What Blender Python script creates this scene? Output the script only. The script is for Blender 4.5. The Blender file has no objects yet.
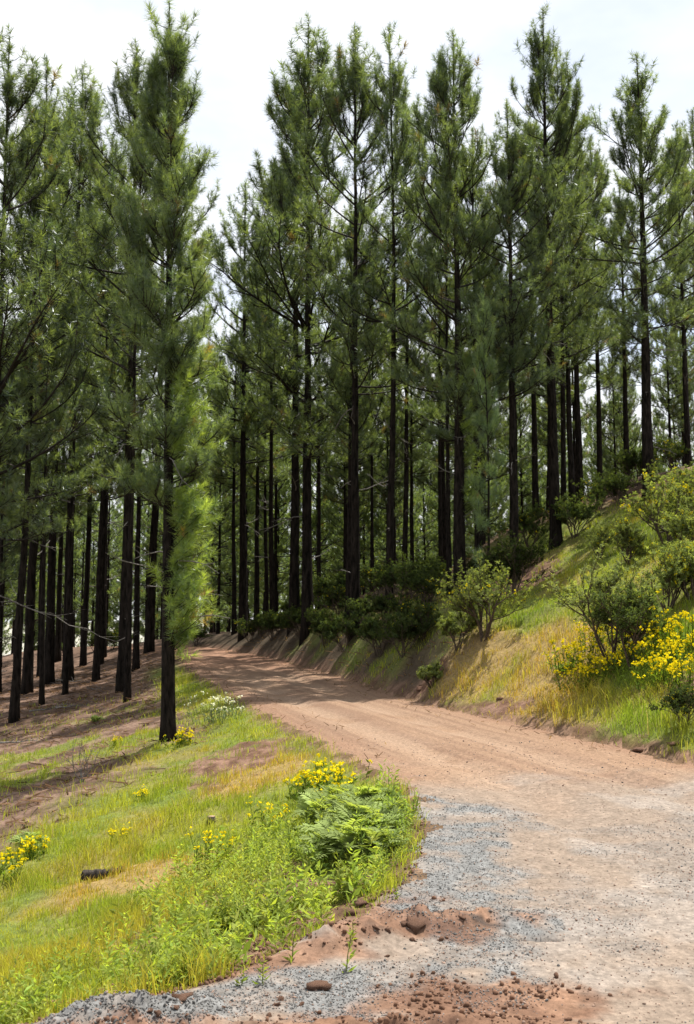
import bpy, math
import numpy as np

# ------------------------------------------------------------------ camera, sky, sun, exposure
scene = bpy.context.scene
col = scene.collection
R = math.radians
FPX = 1000.0
PITCH = math.atan(0.1)
CAMZ = 1.6
SUN_EL, SUN_AZ = R(65), R(42)          # azimuth measured from the view direction (+Y) towards the right (+X)

cd = bpy.data.cameras.new('camera')
cam = bpy.data.objects.new('camera', cd)
col.objects.link(cam)
cam.location = (0, 0, CAMZ)
cam.rotation_euler = (R(90) + PITCH, 0, 0)
cd.sensor_fit = 'VERTICAL'
cd.sensor_height = 36
cd.lens = 36 * FPX / 1024
cd.clip_start, cd.clip_end = 0.05, 9000
cd.dof.use_dof = True
cd.dof.focus_distance = 8.0
cd.dof.aperture_fstop = 5.6
scene.camera = cam

world = bpy.data.worlds.new('World')
scene.world = world
world.use_nodes = True
nt = world.node_tree
for n in list(nt.nodes):
    nt.nodes.remove(n)
def N(tree, kind, **kw):
    n = tree.nodes.new(kind)
    for k, v in kw.items():
        setattr(n, k, v)
    return n
wo = N(nt, 'ShaderNodeOutputWorld')
bg = N(nt, 'ShaderNodeBackground')
sky = N(nt, 'ShaderNodeTexSky', sky_type='NISHITA', sun_disc=False, sun_elevation=SUN_EL, sun_rotation=SUN_AZ,
        altitude=1200, air_density=1.0, dust_density=2.0, ozone_density=1.0)
tc = N(nt, 'ShaderNodeTexCoord')
cn = N(nt, 'ShaderNodeTexNoise')
cn.inputs['Scale'].default_value = 1.6
cn.inputs['Detail'].default_value = 6
cn.inputs['Roughness'].default_value = 0.55
cmap = N(nt, 'ShaderNodeMapping')
cmap.inputs['Scale'].default_value = (1, 1, 2.2)
cmap.inputs['Location'].default_value = (0.35, 0.1, 0.2)
cr = N(nt, 'ShaderNodeMapRange')
cr.inputs['From Min'].default_value = 0.33
cr.inputs['From Max'].default_value = 0.56
cr.inputs['To Min'].default_value = 0.32
cr.inputs['To Max'].default_value = 1.0
cmix = N(nt, 'ShaderNodeMix', data_type='RGBA')
cmix.inputs['B'].default_value = (5.9, 6.0, 6.15, 1)
nt.links.new(tc.outputs['Generated'], cmap.inputs['Vector'])
nt.links.new(cmap.outputs[0], cn.inputs['Vector'])
nt.links.new(cn.outputs[0], cr.inputs['Value'])
nt.links.new(cr.outputs[0], cmix.inputs['Factor'])
nt.links.new(sky.outputs[0], cmix.inputs['A'])
nt.links.new(cmix.outputs['Result'], bg.inputs['Color'])
bg.inputs['Strength'].default_value = 0.115
nt.links.new(bg.outputs[0], wo.inputs[0])

sd = bpy.data.lights.new('sun', 'SUN')
sd.energy = 5.0
sd.angle = R(0.5)
sd.color = (1.0, 0.95, 0.86)
sun = bpy.data.objects.new('sun', sd)
col.objects.link(sun)
sun.rotation_euler = (R(90) - SUN_EL, 0, math.pi - SUN_AZ)

vs = scene.view_settings
vs.view_transform = 'Standard'
vs.look = 'None'
vs.exposure = 0.82
vs.gamma = 1
vs.use_curve_mapping = False
scene.render.engine = 'CYCLES'
cy = scene.cycles
cy.max_bounces = 6
cy.diffuse_bounces = 3
cy.glossy_bounces = 1
cy.transmission_bounces = 4
cy.transparent_max_bounces = 4
cy.caustics_reflective = cy.caustics_refractive = False
cy.use_denoising = True
cy.sample_clamp_indirect = 4
scene.render.film_transparent = False

# ------------------------------------------------------------------ helpers
rng = np.random.default_rng(11)

def hash2(x, y, s):
    v = np.sin(x * 127.1 + y * 311.7 + s * 74.7) * 43758.5453
    return v - np.floor(v)

def vnoise(x, y, s=0):
    xi, yi = np.floor(x), np.floor(y)
    fx, fy = x - xi, y - yi
    fx, fy = fx * fx * (3 - 2 * fx), fy * fy * (3 - 2 * fy)
    a, b = hash2(xi, yi, s), hash2(xi + 1, yi, s)
    c, d = hash2(xi, yi + 1, s), hash2(xi + 1, yi + 1, s)
    return (a * (1 - fx) + b * fx) * (1 - fy) + (c * (1 - fx) + d * fx) * fy

def fbm(x, y, f, octv=4, s=0):
    t, a, n = 0, 1.0, 0
    for k in range(octv):
        t = t + a * vnoise(x * f + 13.7 * k, y * f - 7.3 * k, s + k)
        n += a
        a *= 0.5
        f *= 2.03
    return t / n

def sstep(a, b, x):
    t = np.clip((x - a) / (b - a), 0, 1)
    return t * t * (3 - 2 * t)

def catmull(P, step):
    P = np.array(P, float)
    P = np.vstack([2 * P[0] - P[1], P, 2 * P[-1] - P[-2]])
    out = []
    for i in range(1, len(P) - 2):
        n = max(2, int(np.linalg.norm(P[i + 1] - P[i]) / step))
        for t in np.arange(n) / n:
            a, b, c, d = P[i - 1], P[i], P[i + 1], P[i + 2]
            out.append(0.5 * (2 * b + (c - a) * t + (2 * a - 5 * b + 4 * c - d) * t * t + (3 * b - a - 3 * c + d) * t ** 3))
    out.append(P[-2])
    return np.array(out)

# left and right edge of the dirt road, metres, camera at the origin looking along +Y
LEFT = catmull([(-14, -4), (-6, 1.2), (-3, 2.9), (-1.55, 3.75), (-.5, 4.6), (.22, 5.7), (.55, 7.2), (.58, 8.7), (.3, 10.4), (-.15, 12),
                (-1.25, 16), (-3.6, 25), (-6.6, 37), (-10.5, 46), (-18, 57), (-32, 70), (-70, 95)], 0.6)
RIGHT = catmull([(14, -12), (8.5, 0), (5.6, 6), (3.9, 10), (3.16, 12.5), (2.3, 15), (1.0, 19.3), (-.75, 27.6), (-3.2, 37),
                 (-6.5, 46), (-13, 58), (-27, 74), (-64, 101)], 0.6)

def sdist(X, Y, poly):
    """signed distance to a polyline, positive to the right of its direction"""
    X = np.asarray(X, float).ravel()
    Y = np.asarray(Y, float).ravel()
    out = np.empty(X.size)
    A = poly[:-1]
    D = poly[1:] - A
    L2 = (D ** 2).sum(1)
    for i in range(0, X.size, 6000):
        px, py = X[i:i + 6000, None] - A[:, 0], Y[i:i + 6000, None] - A[:, 1]
        t = np.clip((px * D[:, 0] + py * D[:, 1]) / L2, 0, 1)
        dx, dy = px - t * D[:, 0], py - t * D[:, 1]
        d2 = dx * dx + dy * dy
        j = d2.argmin(1)
        r = np.arange(len(j))
        cr_ = D[j, 0] * dy[r, j] - D[j, 1] * dx[r, j]
        out[i:i + 6000] = np.sqrt(d2[r, j]) * np.where(cr_ < 0, 1, -1)
    return out

# low mounds and hollows: (x, y, radius along x, radius along y, rotation, height)
MOUNDS = [(-.88, 4.02, .42, .22, .35, .10), (.42, 5.3, .55, .13, .22, .085), (-.05, 5.0, .3, .12, .5, .07), (.2, 3.95, .8, .11, .05, .075),
          (-.9, 3.7, .5, .14, .3, .05), (-.15, 5.55, .35, .14, .7, .06), (.95, 5.12, .11, .035, -.25, -.05),
          (.35, 8.9, .5, .9, .2, .06)]

def ell(X, Y, m):
    x, y = X - m[0], Y - m[1]
    c, s = math.cos(m[4]), math.sin(m[4])
    return ((x * c + y * s) / m[2]) ** 2 + ((-x * s + y * c) / m[3]) ** 2

def terrain(X, Y, full=False):
    X = np.asarray(X, float).ravel()
    Y = np.asarray(Y, float).ravel()
    r = np.hypot(X, Y)
    sl = -sdist(X, Y, LEFT)
    sr = sdist(X, Y, RIGHT)
    a = np.maximum(sl, 0)
    zl = -2.2 * (1 - np.exp(-a * .33 / 2.2))
    b = np.maximum(sr, 0)
    k = sstep(15.5, 20, Y) * (1 - sstep(1.0, 5.5, X))
    wob = b + (fbm(X, Y, .6, 3, 5) - .5) * np.minimum(b, .5) * (1 - k)
    bn = np.interp(wob, [0, .12, .3, 1, 3.5, 9, 14, 40], [0, .1, .17, .5, 2.1, 5.4, 6.6, 7.6])
    bf = np.interp(wob, [0, .3, 1.5, 3, 6, 12, 40], [0, .4, 1.75, 2.3, 2.8, 3.3, 3.8])
    zr = (bn * (1 - k) + bf * k) * (1 - .7 * sstep(30, 52, Y)) * sstep(-14, 2, Y)
    off = sstep(0, .8, np.maximum(sl, sr))
    z = zl + zr
    z = z + off * ((fbm(X, Y, .35, 3, 1) - .5) * .5 * sstep(1, 6, np.maximum(sl, sr)) + (fbm(X, Y, 1.6, 4, 2) - .5) * .14)
    cutz = k * (b > 0) * sstep(0, .5, b) * (1 - sstep(30, 42, Y))
    z = z + cutz * ((fbm(X, Y, 1.7, 4, 6) - .5) * .7 + (fbm(X, Y, 3.2, 2, 7) - .5) * .25)
    near = 1 - sstep(12, 30, r)
    z = z + (fbm(X, Y, 9, 3, 3) - .5) * (.018 + .035 * off) * near
    # shallow wheel ruts that follow the road
    w = sl / np.where(np.abs(sl + sr) < 1e-3, 1e-3, sl + sr)
    rut = np.exp(-((w - .3) / .07) ** 2) + np.exp(-((w - .66) / .07) ** 2)
    z = z + .03 * (fbm(w * 9, Y * .35, 1, 3, 9) - .5) * ((sl < 0) & (sr < 0)) * sstep(5, 9, Y) * (r < 40)
    z = z - .05 * rut * ((sl < 0) & (sr < 0)) * sstep(6, 9, Y)
    for m in MOUNDS:
        e = ell(X, Y, m)
        z = z + m[5] * np.exp(-e * 1.2) * (.2 + 1.6 * fbm(X, Y, 11, 4, 8))
    far = np.maximum(r - 46, 0)
    z = z - np.where(far < 30, far ** 2 * .0032, 2.88 + (far - 30) * .16) * (r < 420) - (r >= 420) * (2.88 + 344 * .16)
    return (z, sl, sr, r) if full else z

CT, ST = math.cos(PITCH), math.sin(PITCH)
def ray(px, py):
    u, v = (px - 347) / FPX, (512 - py) / FPX
    d = np.array([u, CT - v * ST, ST + v * CT])
    return d / d[1]

_steps = np.exp(np.linspace(math.log(2.5), math.log(75), 900))
def gp(px, py):
    """ground point seen in that direction"""
    d = ray(px, py)
    z = terrain(d[0] * _steps, _steps)
    h = CAMZ + d[2] * _steps - z
    j = np.argmax(h < 0)
    if h[j] >= 0:
        j = h.argmin()
    return np.array([d[0] * _steps[j], _steps[j], z[j]])

def gd(px, d):
    x = (px - 347) / FPX * d * 1.0
    return np.array([x, d, terrain([x], [d])[0]])

def mesh_np(name, V, F, mat, cols=None, smooth=False):
    """one mesh from numpy arrays; F is a list of (n, 3) / (n, 4) index arrays"""
    if not isinstance(F, (list, tuple)):
        F = [F]
    F = [np.asarray(f, np.int32) for f in F if len(f)]
    me = bpy.data.meshes.new(name)
    V = np.asarray(V, np.float32)
    me.vertices.add(len(V))
    me.vertices.foreach_set('co', V.ravel())
    loops = np.concatenate([f.ravel() for f in F])
    tot = np.concatenate([np.full(len(f), f.shape[1], np.int32) for f in F])
    me.loops.add(len(loops))
    me.loops.foreach_set('vertex_index', loops)
    me.polygons.add(len(tot))
    me.polygons.foreach_set('loop_start', np.concatenate([[0], np.cumsum(tot)[:-1]]).astype(np.int32))
    if smooth:
        me.polygons.foreach_set('use_smooth', np.ones(len(tot), bool))
    if cols is not None:
        at = me.attributes.new('col', 'FLOAT_COLOR', 'POINT')
        c4 = np.ones((len(V), 4), np.float32)
        c4[:, :3] = cols
        at.data.foreach_set('color', c4.ravel())
    me.update(calc_edges=True)
    me.materials.append(mat)
    return me

class MB:
    def __init__(self):
        self.v, self.f3, self.f4, self.c, self.n = [], [], [], [], 0
    def add(self, V, F, c=(1, 1, 1)):
        V = np.asarray(V, float)
        F = np.asarray(F, np.int64) + self.n
        (self.f3 if F.shape[1] == 3 else self.f4).append(F)
        self.v.append(V)
        c = np.asarray(c, float)
        self.c.append(np.broadcast_to(c, V.shape) if c.ndim == 1 else c)
        self.n += len(V)
    def tube(self, P, rad, sides=6, c=(1, 1, 1), cap=True):
        P = np.asarray(P, float)
        rad = np.broadcast_to(np.asarray(rad, float), (len(P),))
        T = np.gradient(P, axis=0)
        T /= np.linalg.norm(T, axis=1)[:, None] + 1e-9
        ref = np.array([1., 0, 0]) if abs(T[0][0]) < .8 else np.array([0, 1., 0])
        U = np.cross(T, ref)
        U /= np.linalg.norm(U, axis=1)[:, None] + 1e-9
        W = np.cross(T, U)
        a = np.arange(sides) * 2 * math.pi / sides
        V = P[:, None] + rad[:, None, None] * (np.cos(a)[None, :, None] * U[:, None] + np.sin(a)[None, :, None] * W[:, None])
        V = V.reshape(-1, 3)
        n, s = len(P), sides
        i, j = np.meshgrid(np.arange(n - 1), np.arange(s), indexing='ij')
        q = np.stack([i * s + j, i * s + (j + 1) % s, (i + 1) * s + (j + 1) % s, (i + 1) * s + j], -1).reshape(-1, 4)
        base = self.n
        self.add(V, q, c)
        if cap:
            e = np.vstack([P[:1], P[-1:]])
            self.v.append(e)
            self.c.append(np.broadcast_to(np.asarray(c, float), e.shape))
            jj = np.arange(s)
            self.f3.append(np.stack([np.full(s, self.n), (jj + 1) % s + base, jj + base], -1))
            self.f3.append(np.stack([np.full(s, self.n + 1), jj + base + (n - 1) * s, (jj + 1) % s + base + (n - 1) * s], -1))
            self.n += 2
    def mesh(self, name, mat, smooth=False):
        F = []
        if self.f3: F.append(np.concatenate(self.f3))
        if self.f4: F.append(np.concatenate(self.f4))
        return mesh_np(name, np.concatenate(self.v), F, mat, np.concatenate(self.c), smooth)

def obj(name, me, parent=None, loc=None):
    o = bpy.data.objects.new(name, me)
    col.objects.link(o)
    if parent: o.parent = parent
    if loc is not None: o.location = loc
    return o

def tag(o, label=None, cat=None, group=None, kind=None):
    if label: o['label'] = label
    if cat: o['category'] = cat
    if group: o['group'] = group
    if kind: o['kind'] = kind
    return o

def thing(name, label, cat, loc, rz=0, sc=1, group=None, parts=()):
    """an Empty at the base of the thing with its part meshes under it; parts share mesh data between copies"""
    o = obj(name, None, None, loc)
    o.rotation_euler = (0, 0, rz)
    o.scale = (sc,) * 3 if np.isscalar(sc) else sc
    o.empty_display_size = .3
    tag(o, label, cat, group)
    for pn, me in parts:
        obj(pn, me, o)
    return o

# ------------------------------------------------------------------ materials
def new_mat(name):
    m = bpy.data.materials.new(name)
    m.use_nodes = True
    t = m.node_tree
    for n in list(t.nodes):
        t.nodes.remove(n)
    return m, t, N(t, 'ShaderNodeOutputMaterial')

def leaf_mat(name, transl=.4, tint=(1.5, 1.45, .6), var=.25, gloss=.0, spec_r=.45):
    m, t, o = new_mat(name)
    at = N(t, 'ShaderNodeAttribute', attribute_name='col')
    oi = N(t, 'ShaderNodeObjectInfo')
    mr = N(t, 'ShaderNodeMapRange')
    mr.inputs['To Min'].default_value = 1 - var
    mr.inputs['To Max'].default_value = 1 + var
    t.links.new(oi.outputs['Random'], mr.inputs['Value'])
    mu = N(t, 'ShaderNodeVectorMath', operation='SCALE')
    t.links.new(at.outputs['Color'], mu.inputs[0])
    t.links.new(mr.outputs[0], mu.inputs['Scale'])
    tm = N(t, 'ShaderNodeVectorMath', operation='MULTIPLY')
    tm.inputs[1].default_value = tint
    t.links.new(mu.outputs[0], tm.inputs[0])
    d = N(t, 'ShaderNodeBsdfDiffuse')
    tr = N(t, 'ShaderNodeBsdfTranslucent')
    t.links.new(mu.outputs[0], d.inputs['Color'])
    t.links.new(tm.outputs[0], tr.inputs['Color'])
    mx = N(t, 'ShaderNodeMixShader')
    mx.inputs[0].default_value = transl
    t.links.new(d.outputs[0], mx.inputs[1])
    t.links.new(tr.outputs[0], mx.inputs[2])
    last = mx
    if gloss > 0:
        g = N(t, 'ShaderNodeBsdfGlossy')
        g.inputs['Roughness'].default_value = spec_r
        g.inputs['Color'].default_value = (.9, .95, 1, 1)
        m2 = N(t, 'ShaderNodeMixShader')
        m2.inputs[0].default_value = gloss
        t.links.new(mx.outputs[0], m2.inputs[1])
        t.links.new(g.outputs[0], m2.inputs[2])
        last = m2
    t.links.new(last.outputs[0], o.inputs[0])
    return m

def rough_mat(name, c0, c1, scale=(8, 8, 1.5), bump=.5, attr=False, dist=.03, rough=.9, detail=6, spec=.2):
    m, t, o = new_mat(name)
    p = N(t, 'ShaderNodeBsdfPrincipled')
    p.inputs['Roughness'].default_value = rough
    p.inputs['Specular IOR Level'].default_value = spec
    tc_ = N(t, 'ShaderNodeTexCoord')
    mp = N(t, 'ShaderNodeMapping')
    mp.inputs['Scale'].default_value = scale
    nz = N(t, 'ShaderNodeTexNoise')
    nz.inputs['Scale'].default_value = 1
    nz.inputs['Detail'].default_value = detail
    nz.inputs['Roughness'].default_value = .65
    rp = N(t, 'ShaderNodeValToRGB')
    rp.color_ramp.elements[0].position = .35
    rp.color_ramp.elements[1].position = .68
    rp.color_ramp.elements[0].color = (*c0, 1)
    rp.color_ramp.elements[1].color = (*c1, 1)
    t.links.new(tc_.outputs['Object'], mp.inputs[0])
    t.links.new(mp.outputs[0], nz.inputs['Vector'])
    t.links.new(nz.outputs[0], rp.inputs[0])
    if attr:
        at = N(t, 'ShaderNodeAttribute', attribute_name='col')
        mu = N(t, 'ShaderNodeVectorMath', operation='MULTIPLY')
        t.links.new(rp.outputs[0], mu.inputs[0])
        t.links.new(at.outputs['Color'], mu.inputs[1])
        t.links.new(mu.outputs[0], p.inputs['Base Color'])
    else:
        t.links.new(rp.outputs[0], p.inputs['Base Color'])
    b = N(t, 'ShaderNodeBump')
    b.inputs['Strength'].default_value = bump
    b.inputs['Distance'].default_value = dist
    t.links.new(nz.outputs[0], b.inputs['Height'])
    t.links.new(b.outputs[0], p.inputs['Normal'])
    t.links.new(p.outputs[0], o.inputs[0])
    return m

def ground_mat(name, fine, bump, dist=.02):
    m, t, o = new_mat(name)
    p = N(t, 'ShaderNodeBsdfPrincipled')
    p.inputs['Roughness'].default_value = .95
    p.inputs['Specular IOR Level'].default_value = .1
    at = N(t, 'ShaderNodeAttribute', attribute_name='col')
    tc_ = N(t, 'ShaderNodeTexCoord')
    n1 = N(t, 'ShaderNodeTexNoise')
    n1.inputs['Scale'].default_value = fine
    n1.inputs['Detail'].default_value = 8
    n1.inputs['Roughness'].default_value = .7
    n2 = N(t, 'ShaderNodeTexVoronoi')
    n2.inputs['Scale'].default_value = fine * 2.3
    mr = N(t, 'ShaderNodeMapRange')
    mr.inputs['From Min'].default_value = .3
    mr.inputs['From Max'].default_value = .7
    mr.inputs['To Min'].default_value = .62
    mr.inputs['To Max'].default_value = 1.38
    mr2 = N(t, 'ShaderNodeMapRange')
    mr2.inputs['To Min'].default_value = .85
    mr2.inputs['To Max'].default_value = 1.12
    for n in (n1, n2):
        t.links.new(tc_.outputs['Object'], n.inputs['Vector'])
    t.links.new(n1.outputs[0], mr.inputs[0])
    t.links.new(n2.outputs['Color'], mr2.inputs[0])
    ml = N(t, 'ShaderNodeMath', operation='MULTIPLY')
    t.links.new(mr.outputs[0], ml.inputs[0])
    t.links.new(mr2.outputs[0], ml.inputs[1])
    mu = N(t, 'ShaderNodeVectorMath', operation='SCALE')
    t.links.new(at.outputs['Color'], mu.inputs[0])
    t.links.new(ml.outputs[0], mu.inputs['Scale'])
    t.links.new(mu.outputs[0], p.inputs['Base Color'])
    b = N(t, 'ShaderNodeBump')
    b.inputs['Strength'].default_value = bump
    b.inputs['Distance'].default_value = dist
    t.links.new(n1.outputs[0], b.inputs['Height'])
    t.links.new(b.outputs[0], p.inputs['Normal'])
    t.links.new(p.outputs[0], o.inputs[0])
    return m

M_needle = leaf_mat('pine needles', .5, (3.6, 3.2, .95), .2, .045, .35)
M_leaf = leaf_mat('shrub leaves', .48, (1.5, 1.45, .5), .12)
M_grass = leaf_mat('grass blades', .5, (1.45, 1.5, .6), .0)
M_flower = leaf_mat('petals', .35, (1.05, 1.0, .5), .06)
M_bark = rough_mat('charred pine bark', (.004, .0035, .003), (.03, .024, .02), (22, 22, 5), 1.0, dist=.04, spec=.04)
M_limb = rough_mat('dark branch bark', (.008, .007, .006), (.034, .027, .021), (30, 30, 30), .4, dist=.01)
M_dead = rough_mat('bleached dead wood', (.06, .055, .05), (.24, .22, .2), (30, 30, 12), .4, dist=.008)
M_twig = rough_mat('shrub stems', (.035, .026, .02), (.12, .09, .065), (40, 40, 20), .4, dist=.006)
M_clod = rough_mat('reddish soil clods', (.09, .048, .032), (.22, .125, .082), (28, 28, 28), .8, dist=.015)
M_stone = rough_mat('crushed stone', (.6, .6, .6), (1.25, 1.25, 1.25), (60, 60, 60), .3, attr=True, dist=.004, rough=.8)
M_char = rough_mat('charred log', (.01, .009, .008), (.075, .06, .05), (40, 40, 12), .9, dist=.02)
M_cut = rough_mat('pale cut wood', (.2, .13, .08), (.42, .31, .2), (30, 30, 30), .3, dist=.005)
M_ground = ground_mat('forest floor and turf', 14, .7, .03)
M_road = ground_mat('compacted red dirt and gravel', 26, .6, .012)

# ------------------------------------------------------------------ ground and road: one polar sheet, split along the road's edges
th = np.unique(np.concatenate([np.linspace(-34, 34, 300), np.linspace(-180, 180, 91)]))
th = th[:-1] * math.pi / 180
rr = np.concatenate([[.25, .6, 1.0], np.exp(np.linspace(math.log(1.5), math.log(62), 640)), 62 * 1.09 ** np.arange(1, 54)])
TH, RR = np.meshgrid(th, rr, indexing='ij')
GX, GY = (np.sin(TH) * RR).ravel(), (np.cos(TH) * RR).ravel()
GZ, SL, SR, RAD = terrain(GX, GY, True)

def lerp(a, b, k):
    return a + (np.asarray(b) - a) * k[:, None]

DRY = [(3.0, 15.6, 1.0, 2.4, -.3), (2.3, 17.6, .9, 1.4, .2), (-1.9, 8.6, .8, .5, .3), (-1.0, 11.6, .6, 1.0, 0)]
BARE = [(-1.35, 13.0, .7, 1.1, -.2), (-.1, 5.9, .42, .32, .5), (-.75, 5.6, .55, .18, .55), (-1.3, 5.2, .4, .2, .4), (.05, 6.6, .3, .25, .3),
        (3.9, 23.5, 1.1, 2.2, 0), (2.35, 15.6, .7, .22, -1.0), (1.5, 18.6, .4, .5, 0), (-.3, 6.9, .3, .16, .5), (4.4, 12.6, .35, .5, 0)]
GRAVEL = [(.66, 6.6, .46, 2.1, -.05, 1.1), (-.02, 4.45, .55, .26, .35, 1), (-.88, 4.05, .42, .24, .35, 1.25), (2.4, 6.8, .7, 1.4, -.3, .34),
          (.75, 4.9, .35, .14, .2, .6), (1.35, 5.6, .35, .7, -.1, .3), (2.0, 4.6, .4, .4, 0, .35), (1.1, 8.0, .45, .6, 0, .55)]
DARK = [(.95, 5.12, .14, .028, -.2), (.62, 5.3, .22, .016, -.35), (.48, 5.42, .1, .02, .2)]
RED = [(.35, 5.25, .65, .2, .2), (.15, 3.95, .8, .17, .05), (-.9, 3.72, .6, .2, .3), (-.1, 5.55, .5, .3, .6), (.6, 4.3, .5, .28, .1), (-.35, 4.75, .5, .12, .4)]

def blobs(X, Y, lst, s, f=5, amp=1.3):
    n = (fbm(X, Y, f, 4, s) - .5) * amp * 2
    out = np.zeros(X.size)
    for m in lst:
        e = np.sqrt(ell(X, Y, m)) + n * .55
        out = np.maximum(out, (m[5] if len(m) > 5 else 1) * (1 - sstep(.65, 1.25, e)))
    return out

def masks(X, Y, sl, sr):
    left, right = sl > 0, sr > 0
    n = fbm(X, Y, .9, 4, 21) - .5
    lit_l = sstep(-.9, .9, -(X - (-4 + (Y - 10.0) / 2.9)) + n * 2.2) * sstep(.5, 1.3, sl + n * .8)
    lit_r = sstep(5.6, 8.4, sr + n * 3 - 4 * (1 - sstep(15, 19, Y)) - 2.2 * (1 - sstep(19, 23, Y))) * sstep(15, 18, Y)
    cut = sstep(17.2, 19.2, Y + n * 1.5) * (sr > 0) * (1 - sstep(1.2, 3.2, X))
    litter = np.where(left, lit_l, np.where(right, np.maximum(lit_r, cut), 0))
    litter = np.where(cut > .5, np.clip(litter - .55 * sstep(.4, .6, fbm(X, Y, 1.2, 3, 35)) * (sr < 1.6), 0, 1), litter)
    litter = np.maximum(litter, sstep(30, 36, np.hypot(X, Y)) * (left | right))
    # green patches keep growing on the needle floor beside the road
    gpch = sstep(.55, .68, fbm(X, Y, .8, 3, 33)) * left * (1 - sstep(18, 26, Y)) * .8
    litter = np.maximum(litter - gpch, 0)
    dry = np.maximum(blobs(X, Y, DRY, 41, 2, .8), .5 * sstep(.56, .75, fbm(X, Y, .9, 3, 47)))
    bare = blobs(X, Y, BARE, 43, 4, 1.4)
    edge = 1 - sstep(.02, .3, np.maximum(sl, sr) + (fbm(X, Y, 6, 3, 17) - .5) * .3)
    bare = np.maximum(bare, edge * .9)
    bare = np.maximum(bare, .95 * sstep(.5, .58, fbm(X, Y, 2.2, 4, 29)) * left * (1 - sstep(7.5, 9, Y)) * (1 - sstep(1.2, 2.2, sl)))
    return litter, dry, bare

def ground_colour(X, Y, Z, sl, sr):
    c = np.zeros((X.size, 3))
    litter, dry, bare = masks(X, Y, sl, sr)
    n = fbm(X, Y, 2.2, 4, 51)
    c[:] = (.12, .15, .032)
    c = lerp(c, (.16, .16, .04), sstep(.45, .7, n))
    c = lerp(c, (.24, .17, .07), np.clip(dry, 0, 1))
    n2 = fbm(X, Y, 5, 4, 53)
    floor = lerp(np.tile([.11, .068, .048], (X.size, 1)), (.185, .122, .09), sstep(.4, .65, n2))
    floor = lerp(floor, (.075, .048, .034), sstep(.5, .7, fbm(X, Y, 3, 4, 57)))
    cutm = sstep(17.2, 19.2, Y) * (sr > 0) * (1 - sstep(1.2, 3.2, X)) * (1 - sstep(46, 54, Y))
    floor = lerp(floor, (.06, .046, .03), cutm * .9)  # cut bank floor colour darkened to stand for the shade on the bank
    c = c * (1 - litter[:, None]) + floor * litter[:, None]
    soil = lerp(np.tile([.105, .058, .038], (X.size, 1)), (.2, .122, .086), sstep(.4, .7, fbm(X, Y, 7, 4, 59)))
    c = c * (1 - bare[:, None]) + soil * bare[:, None]
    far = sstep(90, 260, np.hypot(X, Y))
    return lerp(c, (.33, .32, .27), far)  # far ground paled in colour in place of distance haze

def road_colour(X, Y, sl, sr):
    w = sl / (sl + sr + 1e-6)
    c = np.tile([.226, .147, .098], (X.size, 1))
    # streaks that run along the road
    st = fbm(w * 26 + fbm(X, Y, .5, 2, 5) * 1.2, Y * .12, 1, 4, 61)
    c = lerp(c, (.165, .102, .07), sstep(.48, .72, st) * .85)
    tr = np.exp(-((w - .3) / .1) ** 2) + np.exp(-((w - .62) / .1) ** 2)
    c = lerp(c, (.265, .188, .135), np.clip(tr, 0, 1) * .6 * sstep(.35, .6, fbm(X, Y, 1.4, 3, 63)))
    c = lerp(c, (.2, .12, .08), (1 - sstep(.05, .5, np.minimum(-sl, -sr) + (fbm(X, Y, 3, 3, 65) - .5) * .5)) * .7)
    c = lerp(c, (.25, .13, .085), sstep(24, 34, Y) * .5)
    # worn grey-beige stretch close to the camera
    nr = 1 - sstep(8, 11, Y + (fbm(X, Y, 1.2, 3, 67) - .5) * 4)
    c = lerp(c, (.198, .162, .132), nr * .8)
    c = lerp(c, (.245, .212, .185), nr * .7 * sstep(.53, .68, fbm(X, Y, 1.7, 4, 71)))
    g = np.clip(blobs(X, Y, GRAVEL, 73, 3, 1.9), 0, 1) * (.45 + .55 * sstep(.3, .6, fbm(X, Y, 7, 3, 74)))
    sp = vnoise(X * 45, Y * 45, 75)
    gc = lerp(np.tile([.125, .125, .123], (X.size, 1)), (.185, .185, .183), sp)
    c = c * (1 - g[:, None]) + gc * g[:, None]
    rd = blobs(X, Y, RED, 77, 5, 1.3)
    rc = lerp(np.tile([.12, .06, .036], (X.size, 1)), (.205, .115, .072), sstep(.35, .7, fbm(X, Y, 6, 3, 79)))
    c = c * (1 - .85 * rd[:, None]) + rc * .85 * rd[:, None]
    dk = blobs(X, Y, DARK, 83, 14, 1.5)
    c = lerp(c, (.055, .045, .04), dk * .9)
    c = c * (1 + .25 * (1 - sstep(9, 14, Y)) * (fbm(X, Y, 16, 3, 85) - .5) * 2)[:, None]
    return c, g, rd

V = np.stack([GX, GY, GZ], 1)
nth, nr_ = len(th), len(rr)
I, J = np.meshgrid(np.arange(nth), np.arange(nr_ - 1), indexing='ij')
I2 = (I + 1) % nth
Q = np.stack([I * nr_ + J, I2 * nr_ + J, I2 * nr_ + J + 1, I * nr_ + J + 1], -1).reshape(-1, 4)[:, ::-1]
edge_n = (fbm(GX, GY, 3.5, 4, 81) - .5) * .5 * (1 - sstep(25, 45, RAD))
on_road = (np.maximum(SL, SR) + edge_n) < 0
face_road = on_road[Q].mean(1) > .5
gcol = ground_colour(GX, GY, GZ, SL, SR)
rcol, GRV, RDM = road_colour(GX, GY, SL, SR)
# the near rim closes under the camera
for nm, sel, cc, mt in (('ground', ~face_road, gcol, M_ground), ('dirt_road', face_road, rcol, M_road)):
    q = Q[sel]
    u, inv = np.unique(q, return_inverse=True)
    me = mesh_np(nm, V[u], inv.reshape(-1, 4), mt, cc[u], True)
    tag(obj(nm, me), kind='structure')

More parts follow.
